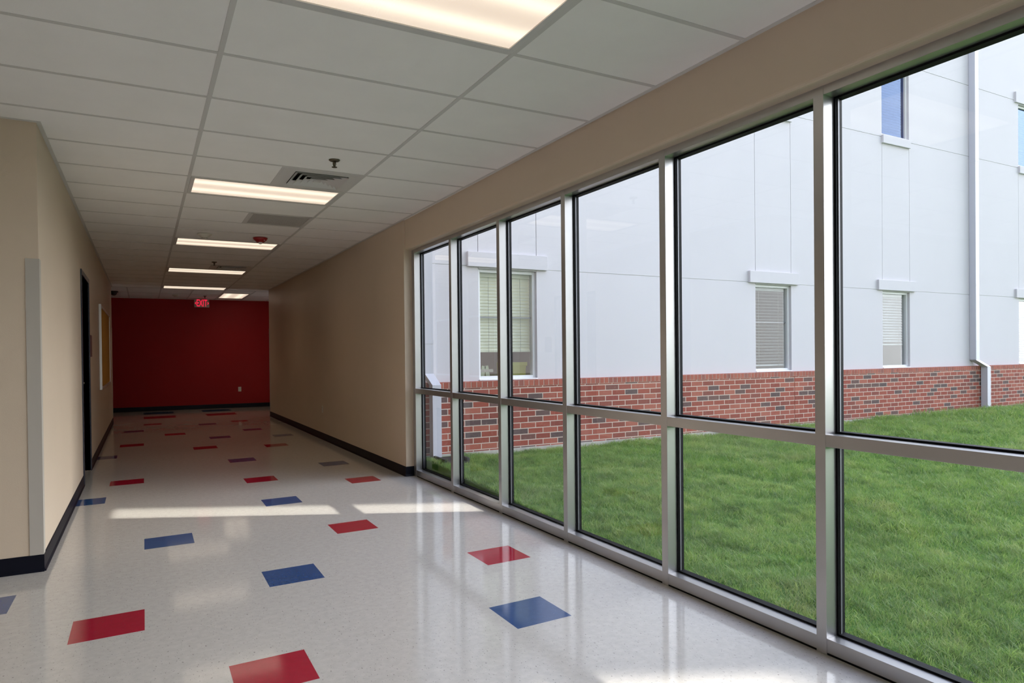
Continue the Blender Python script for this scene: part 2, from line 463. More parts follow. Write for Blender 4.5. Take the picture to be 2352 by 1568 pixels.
# cross passage: panels turned the other way
xs = [-5.5 + .0 * 0] + [2 * FT * n for n in range(-8, 13)] + [7.5]
ys = [YT, 14.02, 15.24, 16.3]
TL = (2, 13.50, 14.92)   # turned lamp sits between X = 4 ft and 6 ft
for a, b_ in zip(xs, xs[1:]):
    for c, d in zip(ys, ys[1:]):
        if abs(a - 4 * FT) < .01:
            for (e, f_) in ((c, min(d, TL[1])), (max(c, TL[2]), d)):
                if f_ > e: panel(a, b_, e, f_)
            continue
        panel(a, b_, c, d)
for x in xs[1:-1]: tee_y(x, YT, 16.2)
for y in ys[:-1]:
    if y == YT: tee_x(y, -5.5, 7.5)
    else: tee_x(y, -5.5, 4 * FT); tee_x(y, 6 * FT, 7.5)
tee_x(TL[1], 4 * FT, 6 * FT); tee_x(TL[2], 4 * FT, 6 * FT)
panel(-5.5, XL, YC, 2.3)
ce = obj('ceiling', pan, 'tile_panel'); tag(ce, 'suspended ceiling of white lay-in panels over the corridor', 'ceiling', kind='structure')
obj('ceiling_grid', grd, 'grid', ce)['label'] = 'grey metal tee grid holding the panels'

# perimeter angles
b = MB(); b.hexa([(xw(-9) - .024, -9, H - .0005), (xw(-9), -9, H - .0005), (xw(0), 0, H - .0005), (xw(0) - .024, 0, H - .0005)], [(xw(-9) - .024, -9, H + .003), (xw(-9), -9, H + .003), (xw(0), 0, H + .003), (xw(0) - .024, 0, H + .003)])
b.hexa([(xw(0) - .024, 0, H - .0005), (xw(0), 0, H - .0005), (xw(YER), YER, H - .0005), (xw(YER) - .024, YER, H - .0005)], [(xw(0) - .024, 0, H + .003), (xw(0), 0, H + .003), (xw(YER), YER, H + .003), (xw(YER) - .024, YER, H + .003)])
tag(obj('trim_1', b, 'grid'), 'thin grey ceiling angle along the window wall', 'ceiling trim', kind='structure')
b = MB(); b.box(XL, XL + .024, YC - .024, YE, H - .0005, H + .003); b.box(-5.5, XL, YC - .024, YC, H - .0005, H + .003)
tag(obj('trim_2', b, 'grid'), 'thin grey ceiling angle along the left wall', 'ceiling trim', kind='structure')

# ------------------------------------------------------------------ ceiling lights
def make_light(name, label, lens, w_, l_, loc, group='recessed ceiling lights'):
    t = thing(name, label, 'ceiling light', loc, group)
    fr = MB(); fw = .030
    x, y = w_ / 2 - .013, l_ / 2 - .013
    for (a, b_, c, d) in ((-x, x, -y, -y + fw), (-x, x, y - fw, y), (-x, -x + fw, -y + fw, y - fw), (x - fw, x, -y + fw, y - fw)):
        fr.box(a, b_, c, d, -.002, .012, bev=.0015)
    obj('frame', fr, 'white_metal', t)
    d = MB(); d.box(-x + fw, x - fw, -y + fw, y - fw, .004, .010); obj('diffuser', d, lens, t)
    hs = MB()
    for (a, b_, c, e) in ((-x, x, -y, -y + .004), (-x, x, y - .004, y), (-x, -x + .004, -y, y), (x - .004, x, -y, y)): hs.box(a, b_, c, e, .012, .10)
    hs.box(-x, x, -y, y, .10, .104)
    obj('housing', hs, 'white_metal', t)
    return t
def lamp_light(x, y, w_, l_, power):
    # the downward output of one lens; lensed troffers throw it below about 60 degrees
    a = bpy.data.lights.new('lamp_output', 'AREA'); a.shape = 'RECTANGLE'; a.size = w_; a.size_y = l_
    a.energy = power; a.color = (1, .75, .50); a.spread = math.radians(125)
    o = bpy.data.objects.new('lamp_output', a); COL.objects.link(o); o.location = (x, y, H - .004)
LAB = ['large lit ceiling panel light nearest the viewer, cut by the top edge', 'lit ceiling panel light beside the nearer square air vent', 'lit ceiling panel light just behind the red fire alarm',
       'lit ceiling panel light beside the farther air vent', 'farthest wide ceiling panel light, in front of the exit sign']
L0 = make_light('ceiling_light', LAB[0], 'lens', 4 * FT, K2, (2 * FT, (LIGHTS[0] + .5) * K2, H))
LAMP = 1.7
for k in LIGHTS: lamp_light(2 * FT, (k + .5) * K2, 1.12, .52, LAMP)
lamp_light(5 * FT, 14.2, .52, 1.3, LAMP)
for k, lb in zip(LIGHTS[1:], LAB[1:]): dup(L0, (2 * FT, (k + .5) * K2, H), lb)
make_light('ceiling_light', 'short pale ceiling light near the red wall, right of the exit sign', 'lens_square', K2, TL[2] - TL[1], (5 * FT, (TL[1] + TL[2]) / 2, H))

# ------------------------------------------------------------------ air vents
def make_vent(loc, label):
    t = thing('air_vent', label, 'air vent', loc, 'square ceiling air vents')
    p = MB(); o, i = K2 / 2 - .012, .205
    for (a, b_, c, d) in ((-o, o, -o, -i), (-o, o, i, o), (-o, -i, -i, i), (i, o, -i, i)): p.box(a, b_, c, d, .0, .004)
    obj('face_panel', p, 'white_metal', t)
    for n in range(4):
        R1 = .205 - n * .046; R0 = R1 - .040
        rg = MB()
        q = [(-1, -1), (1, -1), (1, 1), (-1, 1)]
        for s in range(4):
            a, b_ = q[s], q[(s + 1) % 4]
            lo = .010
            rg.hexa([(a[0] * R1, a[1] * R1, -.010), (b_[0] * R1, b_[1] * R1, -.010), (b_[0] * R0, b_[1] * R0, .022), (a[0] * R0, a[1] * R0, .022)],
                    [(a[0] * R1, a[1] * R1, -.0085), (b_[0] * R1, b_[1] * R1, -.0085), (b_[0] * R0, b_[1] * R0, .0235), (a[0] * R0, a[1] * R0, .0235)])
        obj('louver', rg, 'white_metal', t)
    c = MB(); c.box(-.03, .03, -.03, .03, -.008, -.005); obj('centre_plate', c, 'white_metal', t)
    d = MB(); d.box(-i, i, -i, i, .06, .064)
    for (a, b_, e, f_) in ((-i, i, -i, -i + .003), (-i, i, i - .003, i), (-i, -i + .003, -i, i), (i - .003, i, -i, i)): d.box(a, b_, e, f_, .004, .06)
    obj('duct', d, 'dark', t)
    return t
V0 = make_vent((3 * FT, 4.5 * K2, H), 'square louvred air vent behind the nearer sprinkler head')
dup(V0, (3 * FT, 14.5 * K2, H), 'square air vent far down the corridor, next to a lit panel')
t = thing('return_vent', 'flat grey perforated ceiling panel between two lit lights', 'air vent', (3 * FT, 7.5 * K2, H))
g = MB(); o = K2 / 2 - .012
g.box(-o, o, -o, o, .002, .006)
def perf():
    m, nt, b = new_mat('perforated_panel')
    v = objco(nt, (120, 120, 120)); vo = N(nt, 'ShaderNodeTexVoronoi'); vo.inputs['Randomness'].default_value = 0; vo.inputs['Scale'].default_value = 1
    nt.links.new(v, vo.inputs['Vector'])
    nt.links.new(ramp(nt, vo.outputs['Distance'], [(.30, (.03, .03, .03)), (.38, (.52, .51, .49))]), b.inputs['Base Color'])
    b.inputs['Roughness'].default_value = .55
    return m
M['perf'] = perf()
obj('face_panel', g, 'perf', t)
fr = MB()
for (a, b_, c, d) in ((-o, o, -o, -o + .02), (-o, o, o - .02, o), (-o, -o + .02, -o, o), (o - .02, o, -o, o)): fr.box(a, b_, c, d, -.001, .007)
obj('rim', fr, 'white_metal', t)

# ------------------------------------------------------------------ sprinklers, detectors, alarm
def make_sprinkler(loc, label):
    t = thing('sprinkler_head', label, 'sprinkler', loc, 'pendent fire sprinklers')
    e = MB(); e.lathe([(0, .002), (.038, .002), (.040, -.001), (.032, -.007), (.016, -.012), (0, -.012)], seg=28); obj('escutcheon', e, 'bronze', t)
    bd = MB(); bd.lathe([(0, -.012), (.0115, -.012), (.0105, -.024), (.006, -.030), (.005, -.046), (0, -.046)], seg=20); obj('body', bd, 'bronze', t)
    fr = MB()
    for s in (-1, 1):
        fr.bar((s * .011, 0, -.020), (s * .009, 0, -.036), .004, .004, (0, 1, 0)); fr.bar((s * .009, 0, -.036), (0, 0, -.049), .004, .004, (0, 1, 0))
    obj('frame_arms', fr, 'bronze', t)
    d = MB(); d.lathe([(0, -.048), (.019, -.048), (.020, -.050), (.019, -.0515), (0, -.0515)], seg=24); obj('deflector', d, 'bronze', t)
    return t
S0 = make_sprinkler((.899, 2.115, H), 'nearest brass sprinkler head hanging beside the square air vent')
dup(S0, (.612, 8.20, H), 'small brass sprinkler head in front of the farther air vent')
dup(S0, (.932, 14.40, H), 'tiny dark sprinkler head just above the exit sign')
def make_smoke(loc, label):
    t = thing('smoke_detector', label, 'smoke detector', loc, 'ceiling smoke detectors')
    b_ = MB(); b_.lathe([(0, .0), (.078, .0), (.080, -.006), (.070, -.012), (.036, -.041), (0, -.041)], seg=32); obj('housing', b_, 'plastic', t)
    s = MB(); s.lathe([(.0, -.041), (.030, -.041), (.026, -.049), (0, -.050)], seg=24); obj('sensor_cap', s, 'plastic', t)
    v = MB()
    for n in range(12):
        a = n * math.pi / 6
        v.bar((.0285 * math.cos(a) - .004 * math.sin(a), .0285 * math.sin(a) + .004 * math.cos(a), -.0445), (.0285 * math.cos(a) + .004 * math.sin(a), .0285 * math.sin(a) - .004 * math.cos(a), -.0445), .004, .003)
    obj('vent_slots', v, 'dark', t)
    return t
D0 = make_smoke((.302, 5.74, H), 'round white smoke detector level with the red alarm')
dup(D0, (.324, 14.3, H), 'small smoke detector over the far end, left of the exit sign')
t = thing('fire_alarm', 'red ceiling fire alarm strobe with a clear dome', 'fire alarm', (.909, 5.74, H))
a = MB(); a.lathe([(0, .0), (.081, .0), (.083, -.008), (.072, -.026), (.042, -.052), (0, -.052)], seg=36); obj('housing', a, 'alarm', t)
a = MB(); a.lathe([(.024, -.050), (.024, -.058), (.019, -.068), (.010, -.074), (0, -.076)], seg=24); obj('strobe_lens', a, 'clear_dome', t)
for ang, in ((.55,), (2.65,), (4.75,)):
    rr = .0645
    tl = math.atan2(.026, .030)
    e = Matrix.Rotation(ang - math.pi / 2, 4, 'Z') @ Matrix.Rotation(math.pi / 2 + .85, 4, 'X')
    o = text_mesh('FIRE', .020, 'lettering', 'white_print', t, (rr * math.cos(ang - math.pi / 2), rr * math.sin(ang - math.pi / 2), -.0345), (0, 0, 0), 1.1, .0008)
    o.rotation_euler = e.to_euler()
# exit sign
t = thing('exit_sign', 'lit red EXIT sign with two arrows in front of the red wall', 'exit sign', (.915, 15.10, 2.57))
b = MB(); b.box(-.165, .165, 0, .045, -.098, .092, bev=.004); obj('housing', b, 'sign_face', t)
b = MB(); b.box(-.05, .05, .01, .035, .092, H - 2.57, bev=.003); obj('ceiling_mount', b, 'sign_face', t)
text_mesh('EXIT', .232, 'lettering', 'exit_red', t, (0, -.002, -.003), (math.pi / 2, 0, 0), .50, .002, .003)
for s in (-1, 1):
    ar = MB()
    ar.sweep([[(s * .158, y, 0), (s * .122, y, .036), (s * .122, y, .018), (s * .138, y, 0), (s * .122, y, -.018), (s * .122, y, -.036)] for y in (-.004, 0)])
    obj('arrow', ar, 'exit_red', t)
# dark fixture by the far left corner
t = thing('security_camera', 'small dark ceiling fixture peeping past the far left corner', 'camera', (-.87, 13.85, H))
b = MB(); b.lathe([(0, 0), (.085, 0), (.085, -.02), (.05, -.03), (0, -.03)], seg=24); obj('mount', b, 'dark', t)
b = MB(); b.lathe([(.06, -.028), (.062, -.05), (.045, -.078), (.02, -.09), (0, -.092)], seg=24); obj('dome', b, 'dark', t)

# ------------------------------------------------------------------ left wall things
t = thing('door_1', 'dark navy metal door set in the tan corridor wall', 'door', (XL, DY0, 0), kind='structure')
f = MB(); d0, d1 = 0, DY1 - DY0
fw = .05
for (a, b_, c, d) in ((-fw, .0, 0, DZ + fw), (d1, d1 + fw, 0, DZ + fw)): f.box(-.145, .012, a, b_, c, d, bev=.002)
f.box(-.145, .012, 0, d1, DZ, DZ + fw, bev=.002)
f.box(-.09, -.06, .0, .016, 0, DZ); f.box(-.09, -.06, d1 - .016, d1, 0, DZ); f.box(-.09, -.06, .016, d1 - .016, DZ - .016, DZ)
obj('frame', f, 'navy', t)
f = MB(); f.box(-.135, -.091, .004, d1 - .004, .006, DZ - .003, bev=.002); lf = obj('door_leaf', f, 'door', t)
f = MB(); f.lathe([(0, 0), (.03, 0), (.03, .006), (.012, .01), (.01, .045), (0, .045)], seg=20)
for v in f.bm.verts: v.co = Vector((-.091 + v.co.z, d1 - .075 + v.co.x, 1.0 + v.co.y))
f.box(-.053, -.041, d1 - .19, d1 - .065, .991, 1.009, bev=.004)
obj('door_handle', f, 'alu_bright', lf)
for z in (.25, 1.05, 1.85):
    f = MB(); f.box(-.092, -.078, -.001, .007, z, z + .11); obj('hinge', f, 'alu_bright', lf)

t = thing('bulletin_board', 'long cork board in a pale aluminium frame on the left wall', 'bulletin board', (XL, 8.35, .83))
b = MB(); b.box(.001, .016, .03, 2.87, .03, 1.18); obj('cork_panel', b, 'cork', t)
b = MB()
b.box(.001, .032, 0, .035, 0, 1.21, bev=.002); b.box(.001, .026, 2.865, 2.90, 0, 1.21, bev=.002); b.box(.001, .026, .035, 2.865, 0, .035, bev=.002); b.box(.001, .026, .035, 2.865, 1.175, 1.21, bev=.002)
obj('frame', b, 'alu_bright', t)
t = thing('room_sign', 'thin dark room sign just past the navy door', 'sign', (XL, 6.42, 1.29))
b = MB(); b.box(.0005, .004, 0, .2, 0, .26); obj('backplate', b, 'plastic', t)
b = MB(); b.box(.004, .013, .004, .196, .004, .256, bev=.002); obj('sign_plate', b, 'roomsign', t)

def guard(name, label, x, y, sx, sy, z0=.102, z1=1.875):
    """L-shaped corner guard; faces lie on sx side along Y and sy side along X."""
    g = MB(); th, wd = .004, .066
    g.hexa([(x - sx * wd, y, z0), (x + sx * th, y, z0), (x + sx * th, y + sy * th, z0), (x - sx * wd, y + sy * th, z0)][::(1 if sx * sy > 0 else -1)],
           [(x - sx * wd, y, z1), (x + sx * th, y, z1), (x + sx * th, y + sy * th, z1), (x - sx * wd, y + sy * th, z1)][::(1 if sx * sy > 0 else -1)])
    g.hexa([(x, y - sy * wd, z0), (x + sx * th, y - sy * wd, z0), (x + sx * th, y, z0), (x, y, z0)], [(x, y - sy * wd, z1), (x + sx * th, y - sy * wd, z1), (x + sx * th, y, z1), (x, y, z1)])
    bmesh.ops.recalc_face_normals(g.bm, faces=g.bm.faces[:])
    return tag(obj(name, g, 'guard'), label, 'corner guard', 'vinyl corner guards')
guard('corner_guard', 'tall pale corner guard on the near left wall corner', XL, YC, 1, -1)
guard('corner_guard', 'distant corner guard where the left wall meets the red wall view', XL, YE, 1, 1)
guard('corner_guard', 'distant corner guard at the end of the blank right wall', xw(YER), YER, -1, 1)

def outlet(label, loc, rz):
    t = thing('wall_outlet', label, 'electrical outlet', loc, 'wall outlets'); t.rotation_euler = (0, 0, rz)
    b = MB(); b.box(-.036, .036, -.006, -.0003, -.058, .058, bev=.002); obj('cover_plate', b, 'plastic', t)
    for s in (-1, 1):
        b = MB(); b.box(-.017, .017, -.008, -.005, s * .02 - .014, s * .02 + .014, bev=.001)
        r_ = obj('receptacle', b, 'white_metal', t)
        q = MB(); q.box(-.008, -.006, -.0084, -.0078, s * .02 - .004, s * .02 + .005); q.box(.006, .008, -.0084, -.0078, s * .02 - .004, s * .02 + .005); obj('slots', q, 'dark', r_)
    return t
outlet('white electrical outlet low on the dark red wall', (1.79, yred(1.79), .462), 0)
outlet('tan coloured outlet low on the blank right wall', (xw(7.70), 7.70, .465), -math.pi / 2)

# ------------------------------------------------------------------ window wall
MY = [3.93, 2.962, 1.992, 1.030, 0.029, -0.952, -1.93, -2.91, -3.89, -4.86]   # near edge of each mullion (50 mm wide)
MW = .049
XG0, XG1 = 2.258, 2.265    # glass
WLAB = ['farthest tall window bay, showing the downspout and splash block', 'tall window bay second from the blank wall, with the left half of the cream blinds',
        'tall window bay third from the blank wall, with the right half of the cream blinds', 'tall window bay framing only bare white wall above brick',
        'wide tall window bay framing the grey blind and the brick joint', 'nearest tall window bay, framing the square downspout and upper windows', 'window bay beside the viewer, out of the picture', 'window bay behind the viewer, out of the picture', 'last window bay behind the viewer, out of the picture']
for n in range(9):
    yf, yn = MY[n], MY[n + 1] + MW       # clear opening
    w0 = thing('window_%d' % (n + 1), WLAB[n], 'window', (XF, yn, 0), kind='structure')
    D = .106; L = yf - yn
    if n == 0:
        m = MB(); m.box(0, D, L, L + .07, 0, 2.42, bev=.0012); obj('jamb', m, 'alum', w0)
    m = MB(); m.box(0, D, -MW, 0, .0, 2.42, bev=.0012); obj('mullion', m, 'alum', w0)
    m = MB(); m.box(0.001, D, 0, L, 2.342, 2.42, bev=.0012); obj('head_rail', m, 'alum', w0)
    m = MB(); m.box(0.001, D, 0, L, .874, .925, bev=.0012); obj('transom', m, 'alum', w0)
    m = MB(); m.box(0.001, D, 0, L, .010, .069, bev=.0012); m.box(.012, D, -MW, L, 0, .010); obj('sill_rail', m, 'alum', w0)
    for z0, z1 in ((.069, .874), (.925, 2.342)):
        g = MB(); g0, g1, th = .066, .095, .009
        for (a, b_, c, d) in ((0, th, z0, z1), (L - th, L, z0, z1)):
            g.box(g0, .107, a, b_, c, d)
        for (c, d) in ((z0, z0 + th), (z1 - th, z1)):
            g.box(g0, .107, th, L - th, c, d)
        gk = obj('gasket', g, 'gasket', w0)
        s = MB()
        for (a, b_) in ((th - .003, th + .004), (L - th - .004, L - th + .003)): s.box(g1 - .018, g1 - .010, a, b_, z0 + th, z1 - th)
        obj('spacer_bead', s, 'bead', gk)
        p = MB(); p.box(XG0 - XF, XG1 - XF, th - .002, L - th + .002, z0 + th - .002, z1 - th + .002); obj('glass_pane', p, 'glass', w0)
# dark bedding joint under the frame
b = MB(); b.box(XF + .004, XF + .02, WY0, WY1, .0, .012); tag(obj('trim_3', b, 'gasket'), 'dark sealant joint where the window sill meets the floor', 'trim', kind='structure')

# ------------------------------------------------------------------ courtyard building
YB, YEI = 4.10, 4.16      # brick face, render face
XW0, XW1 = 2.285, 24.0
ZB = .90                  # top of running bond; rowlock above to .972
WX = [(3.022, 3.790), (7.460, 8.214), (10.419, 11.165), (14.70, 15.455), (18.9, 19.655)]
LZ = (.985, 2.252); UZ = (4.831, 6.03)
wall = thing('wall_courtyard', 'white rendered courtyard wall above a red brick base', 'wall', (0, 0, 0), kind='structure')
b = MB(); b.box(XW0, 8.194, YB, YEI + .2, -.4, ZB); b.box(8.206, XW1, YB, YEI + .2, -.4, ZB)
obj('brick_base', b, 'brick', wall)
b = MB(); b.box(8.194, 8.206, YB + .004, YEI + .1, -.4, ZB); obj('control_joint', b, 'caulk', wall)
b = MB(); b.box(XW0, XW1, YB - .001, YEI + .2, ZB, .966); obj('rowlock_mortar', b, 'mortar', wall)
b = MB(); x = XW0 + .004
while x < XW1 - .07:
    b.hexa([(x, YB - .004, ZB + .004), (x + .057, YB - .004, ZB + .004), (x + .057, YEI + .05, ZB + .004), (x, YEI + .05, ZB + .004)],
           [(x, YB - .004, .966), (x + .057, YB - .004, .966), (x + .057, YEI + .05, .977), (x, YEI + .05, .977)])
    x += .0677
obj('rowlock_course', b, 'rowlock', wall)
b = MB(); b.box(XW0, XW1, YB - .012, YB + .1, -.4, .185); obj('footing', b, 'concrete', wall)
# rendered panels, cut around window openings, with narrow grooves
xs = sorted({XW0, XW1, *[v for p_ in WX for v in p_]})
zs = [.972, LZ[0], LZ[1], UZ[0], UZ[1], 9.0]
seams_z = [2.274, 4.795, 6.087, 7.6]
b = MB()
YBK = YEI + .16
gv = .006
zcuts = sorted({*zs, *seams_z})
for a, c in zip(xs, xs[1:]):
    iswin = any(abs(a - p_[0]) < 1e-6 for p_ in WX)
    for z0, z1 in zip(zcuts, zcuts[1:]):
        if iswin and (z0 >= LZ[0] - 1e-6 and z1 <= LZ[1] + 1e-6): continue
        if iswin and (z0 >= UZ[0] - 1e-6 and z1 <= UZ[1] + 1e-6): continue
        g0 = gv if z0 in seams_z else 0; g1 = gv if z1 in seams_z else 0
        vg = gv if (2.2 < z0 < 4.79) else 0
        if iswin: b.box(a + vg * .6, c - vg * .6, YEI, YBK, z0 + g0, z1 - g1)
        else: b.box(a + (vg * .6 if a > XW0 + .01 else 0), c - (vg * .6 if c < XW1 - .01 else 0), YEI, YBK, z0 + g0, z1 - g1)
obj('render_panels', b, 'eifs', wall)
b = MB()
segs = [(XW0, WX[0][0])] + [(WX[i][1], WX[i + 1][0]) for i in range(len(WX) - 1)] + [(WX[-1][1], XW1)]
for a, c in segs: b.box(a + .004, c - .004, YEI + .007, YBK - .01, .98, 8.9)
for a, c in WX: b.box(a + .004, c - .004, YEI + .007, YBK - .01, LZ[1] + .012, UZ[0] - .012); b.box(a + .004, c - .004, YEI + .007, YBK - .01, UZ[1] + .012, 8.9)
obj('groove_backing', b, 'joint', wall)
for i, (a, c) in enumerate(WX):
    m = MB(); m.box(a - .14, c + .14, YEI - .035, YEI + .02, 2.268, 2.437, bev=.004); obj('lintel', m, 'eifs', wall)
    m = MB(); m.box(a - .004, c + .004, YEI - .035, YEI + .03, 4.690, 4.829, bev=.004); obj('sill', m, 'eifs', wall)
    m = MB(); m.box(a - .14, c + .14, YEI - .035, YEI + .02, 6.045, 6.25, bev=.004); obj('lintel', m, 'eifs', wall)
    m = MB(); m.box(a + .001, c - .001, YEI - .012, YEI + .06, .974, .990, bev=.003); obj('sill', m, 'vinyl', wall)
# classroom shell behind
b = MB()
b.box(2.4, XW1, 8.2, 8.3, -.1, 7.2); b.box(2.4, XW1, YBK, 8.3, -.1, 0.0); b.box(2.4, XW1, YBK, 8.3, 3.4, 3.6); b.box(2.4, XW1, YBK, 8.3, 7.0, 7.2)
b.box(2.36, 2.45, YBK, 8.3, -.1, 7.2); b.box(XW1 - .1, XW1, YBK, 8.3, -.1, 7.2)
for x in (5.6, 9.3, 13.0, 17.2): b.box(x, x + .12, YBK, 8.2, 0, 7.0)
tag(obj('wall_classroom', b, 'room'), 'dim room walls behind the courtyard windows', 'wall', kind='structure')

WN = [('courtyard window with cream blinds lowered over a lime bin', 'courtyard window with half raised grey blind left of the brick joint', 'courtyard window with pale blind, low, between the joint and the downspout', 'courtyard window partly cut by the right edge, at ground floor'),
      ('upper courtyard window hidden by the window head over the cream blinds', 'upper courtyard window hidden above the grey blind', 'dark blue upper courtyard window over the pale blind', 'bright blue upper courtyard window past the downspout')]
def make_courtyard_window(x0, x1, z0, z1, glass, label, mid=None):
    t = thing('courtyard_window', label, 'window', (x0, YEI + .04, z0), 'courtyard building windows', kind='structure')
    W_, H_ = x1 - x0, z1 - z0; f = .038
    m = MB()
    for (a, b_, c, d) in ((0, f, 0, H_), (W_ - f, W_, 0, H_), (f, W_ - f, 0, f), (f, W_ - f, H_ - f, H_)): m.box(a, b_, 0.0, .07, c, d, bev=.003)
    obj('frame', m, 'vinyl', t)
    if mid:
        m = MB(); m.box(f, W_ - f, .032, .06, mid - .006, mid + .006); obj('meeting_rail', m, 'bead', t)
    m = MB(); m.box(f - .004, W_ - f + .004, .03, .035, f - .004, H_ - f + .004); obj('glass_pane', m, glass, t)
    return t
for i, (a, c) in enumerate(WX[:4]):
    make_courtyard_window(a, c, LZ[0], LZ[1], 'glass_w', WN[0][i], .72 if i in (0, 1) else None)
    make_courtyard_window(a, c, UZ[0], UZ[1], 'glass_up', WN[1][i])
def make_blind(x0, x1, zt, zb, tilt, mat, label, pitch=.045):
    t = thing('window_blind', label, 'window blind', ((x0 + x1) / 2, YEI + .125, zt), 'courtyard window blinds')
    W_ = (x1 - x0) / 2 - .034
    m = MB(); m.box(-W_, W_, -.02, .02, -.04, 0); obj('headrail', m, mat, t)
    s = MB(); z = -.06
    dy, dz = .024 * math.cos(tilt), .024 * math.sin(tilt)
    while zt + z > zb + .03:
        s.hexa([(-W_, -dy, z - dz), (W_, -dy, z - dz), (W_, dy, z + dz), (-W_, dy, z + dz)], [(-W_, -dy, z - dz + .0025), (W_, -dy, z - dz + .0025), (W_, dy, z + dz + .0025), (-W_, dy, z + dz + .0025)])
        z -= pitch
    obj('slats', s, mat, t)
    m = MB(); m.box(-W_, W_, -.022, .022, zb - zt, zb - zt + .022); obj('bottom_rail', m, mat, t)
    for s_ in (-.6, .6):
        m = MB(); m.box(s_ * W_ - .002, s_ * W_ + .002, -.029, -.027, zb - zt, -.04); obj('ladder_cord', m, 'cord', t)
    return t
make_blind(*WX[0], LZ[1] - .04, 1.30, 1.32, 'blind', 'cream slatted blind lowered over most of the window nearest the splash block', .037)
make_blind(*WX[1], LZ[1] - .04, 1.06, .12, 'blind_g', 'grey open slatted blind left of the brick joint')
make_blind(*WX[2], LZ[1] - .04, 1.36, .75, 'blind_g', 'pale slatted blind between the brick joint and the square downspout')
make_blind(*WX[3], LZ[1] - .04, 1.10, .2, 'blind_g', 'slatted blind in the window cut by the right edge')
make_blind(*WX[2], UZ[1] - .04, UZ[0] + .08, 1.0, 'blind_d', 'closed blind inside the dark blue upper window')
make_blind(*WX[3], UZ[1] - .04, UZ[0] + .08, 1.0, 'blind_d', 'closed blind inside the bright blue upper window')

# things seen through the first courtyard window
t = thing('classroom_table', 'dark table behind the cream blinds window', 'table', (3.45, 4.72, 0))
m = MB(); m.box(-.75, .75, -.3, .3, .71, .75, bev=.004); obj('tabletop', m, 'wood', t)
for a in (-.7, .7):
    for c in (-.26, .26):
        m = MB(); m.box(a - .02, a + .02, c - .02, c + .02, 0, .71); obj('leg', m, 'dark', t)
m = MB()
m.hexa([(3.60, 4.50, .751), (3.80, 4.50, .751), (3.80, 4.8, .751), (3.60, 4.8, .751)], [(3.585, 4.48, 1.17), (3.82, 4.48, 1.17), (3.82, 4.82, 1.17), (3.585, 4.82, 1.17)])
m.box(3.575, 3.83, 4.472, 4.482, 1.13, 1.175, bev=.002)
tag(obj('storage_bin', m, 'lime'), 'lime green box standing behind the window under the cream blinds', 'box')
t = thing('folding_stand', 'pale green A shaped stand beside the lime box, behind glass', 'stand', (3.12, 4.52, .751))
for a in (-.08, .15):
    for s in (-1, 1):
        m = MB(); m.bar((a + s * .085, 0, 0), (a + s * .016, 0, .385), .05, .02, (0, 1, 0)); obj('leg', m, 'mint', t)
m = MB(); m.box(-.17, .25, -.022, -.012, .31, .345); obj('crossbar', m, 'plastic', t)
t = thing('reflection_box', 'dark grey shape added behind the third courtyard window for a reflection', 'case', (10.75, 4.75, 0))  # dark box built to stand for a reflection in the glass
m = MB(); m.box(-.3, .12, -.18, .18, .4, 1.25, bev=.02); obj('reflection_body', m, 'reflection_grey', t)
m = MB(); m.box(-.32, .14, -.2, .2, 0, .4, bev=.02); obj('reflection_base', m, 'reflection_grey', t)

def classroom_fill(x, y, p):  # fill light added to brighten the rooms, no fixture behind it
    a = bpy.data.lights.new('classroom_fill', 'AREA'); a.shape = 'RECTANGLE'; a.size = 1.2; a.size_y = .6; a.energy = p; a.color = (1, .95, .9)
    o = bpy.data.objects.new('classroom_fill', a); COL.objects.link(o); o.location = (x, y, 3.36)
classroom_fill(4.0, 5.4, 42); classroom_fill(7.4, 6.2, 10); classroom_fill(11.0, 6.2, 8); classroom_fill(15, 6.2, 8)

# downspouts
def downspout(label, xu, loc_top, zb, elbow, w_=.10, d_=.10, lower_dx=0.0):
    t = thing('downspout', label, 'downspout', (xu, YEI, zb), 'white downspouts')
    y1 = -.004; y0 = y1 - d_
    ylo1 = YB - YEI - .022; ylo0 = ylo1 - d_
    zt = loc_top - zb; ze = elbow - zb
    def ring(x, ya, yb, z): return [(x - w_ / 2, ya, z), (x + w_ / 2, ya, z), (x + w_ / 2, yb, z), (x - w_ / 2, yb, z)]
    u = MB(); u.sweep([ring(0, y0, y1, ze), ring(0, y0, y1, zt)]); obj('pipe', u, 'spout', t)
    for z in (ze + .32, ze + 1.35, ze + 3.6):
        if z < zt: 
            k = MB(); k.box(-w_ / 2 - .003, w_ / 2 + .003, y0 - .003, y1, z, z + .03); obj('strap', k, 'spout', t)
    el = MB(); el.sweep([ring(0, y0 - .001, y1, ze + .006), ring(0, y0 - .001, y1, ze - .002), ring(lower_dx, ylo0 - .001, ylo1, ze - .125), ring(lower_dx, ylo0 - .001, ylo1, ze - .134)]); obj('elbow', el, 'spout', t)
    lo = MB(); lo.sweep([ring(lower_dx, ylo0, ylo1, 0), ring(lower_dx, ylo0, ylo1, ze - .13)]); obj('lower_pipe', lo, 'spout', t)
    return t
downspout('white square downspout in the corner beside the blank wall', 2.375, 9.0, .16, 1.075, lower_dx=.055)
downspout('white square downspout between the dark blue and bright blue upper windows', 13.03, 9.0, .16, 1.08, .11, .11, lower_dx=.22)
m = MB()
m.hexa([(2.38, 3.66, .12), (2.66, 3.66, .12), (2.64, 3.97, .13), (2.40, 3.97, .13)], [(2.38, 3.66, .150), (2.66, 3.66, .150), (2.64, 3.97, .175), (2.40, 3.97, .175)])
m.box(2.38, 2.405, 3.66, 3.97, .12, .195); m.box(2.635, 2.66, 3.66, 3.97, .12, .195)
tag(obj('splash_block', m, 'black_concrete'), 'dark splash block on the grass under the corner downspout', 'splash block')

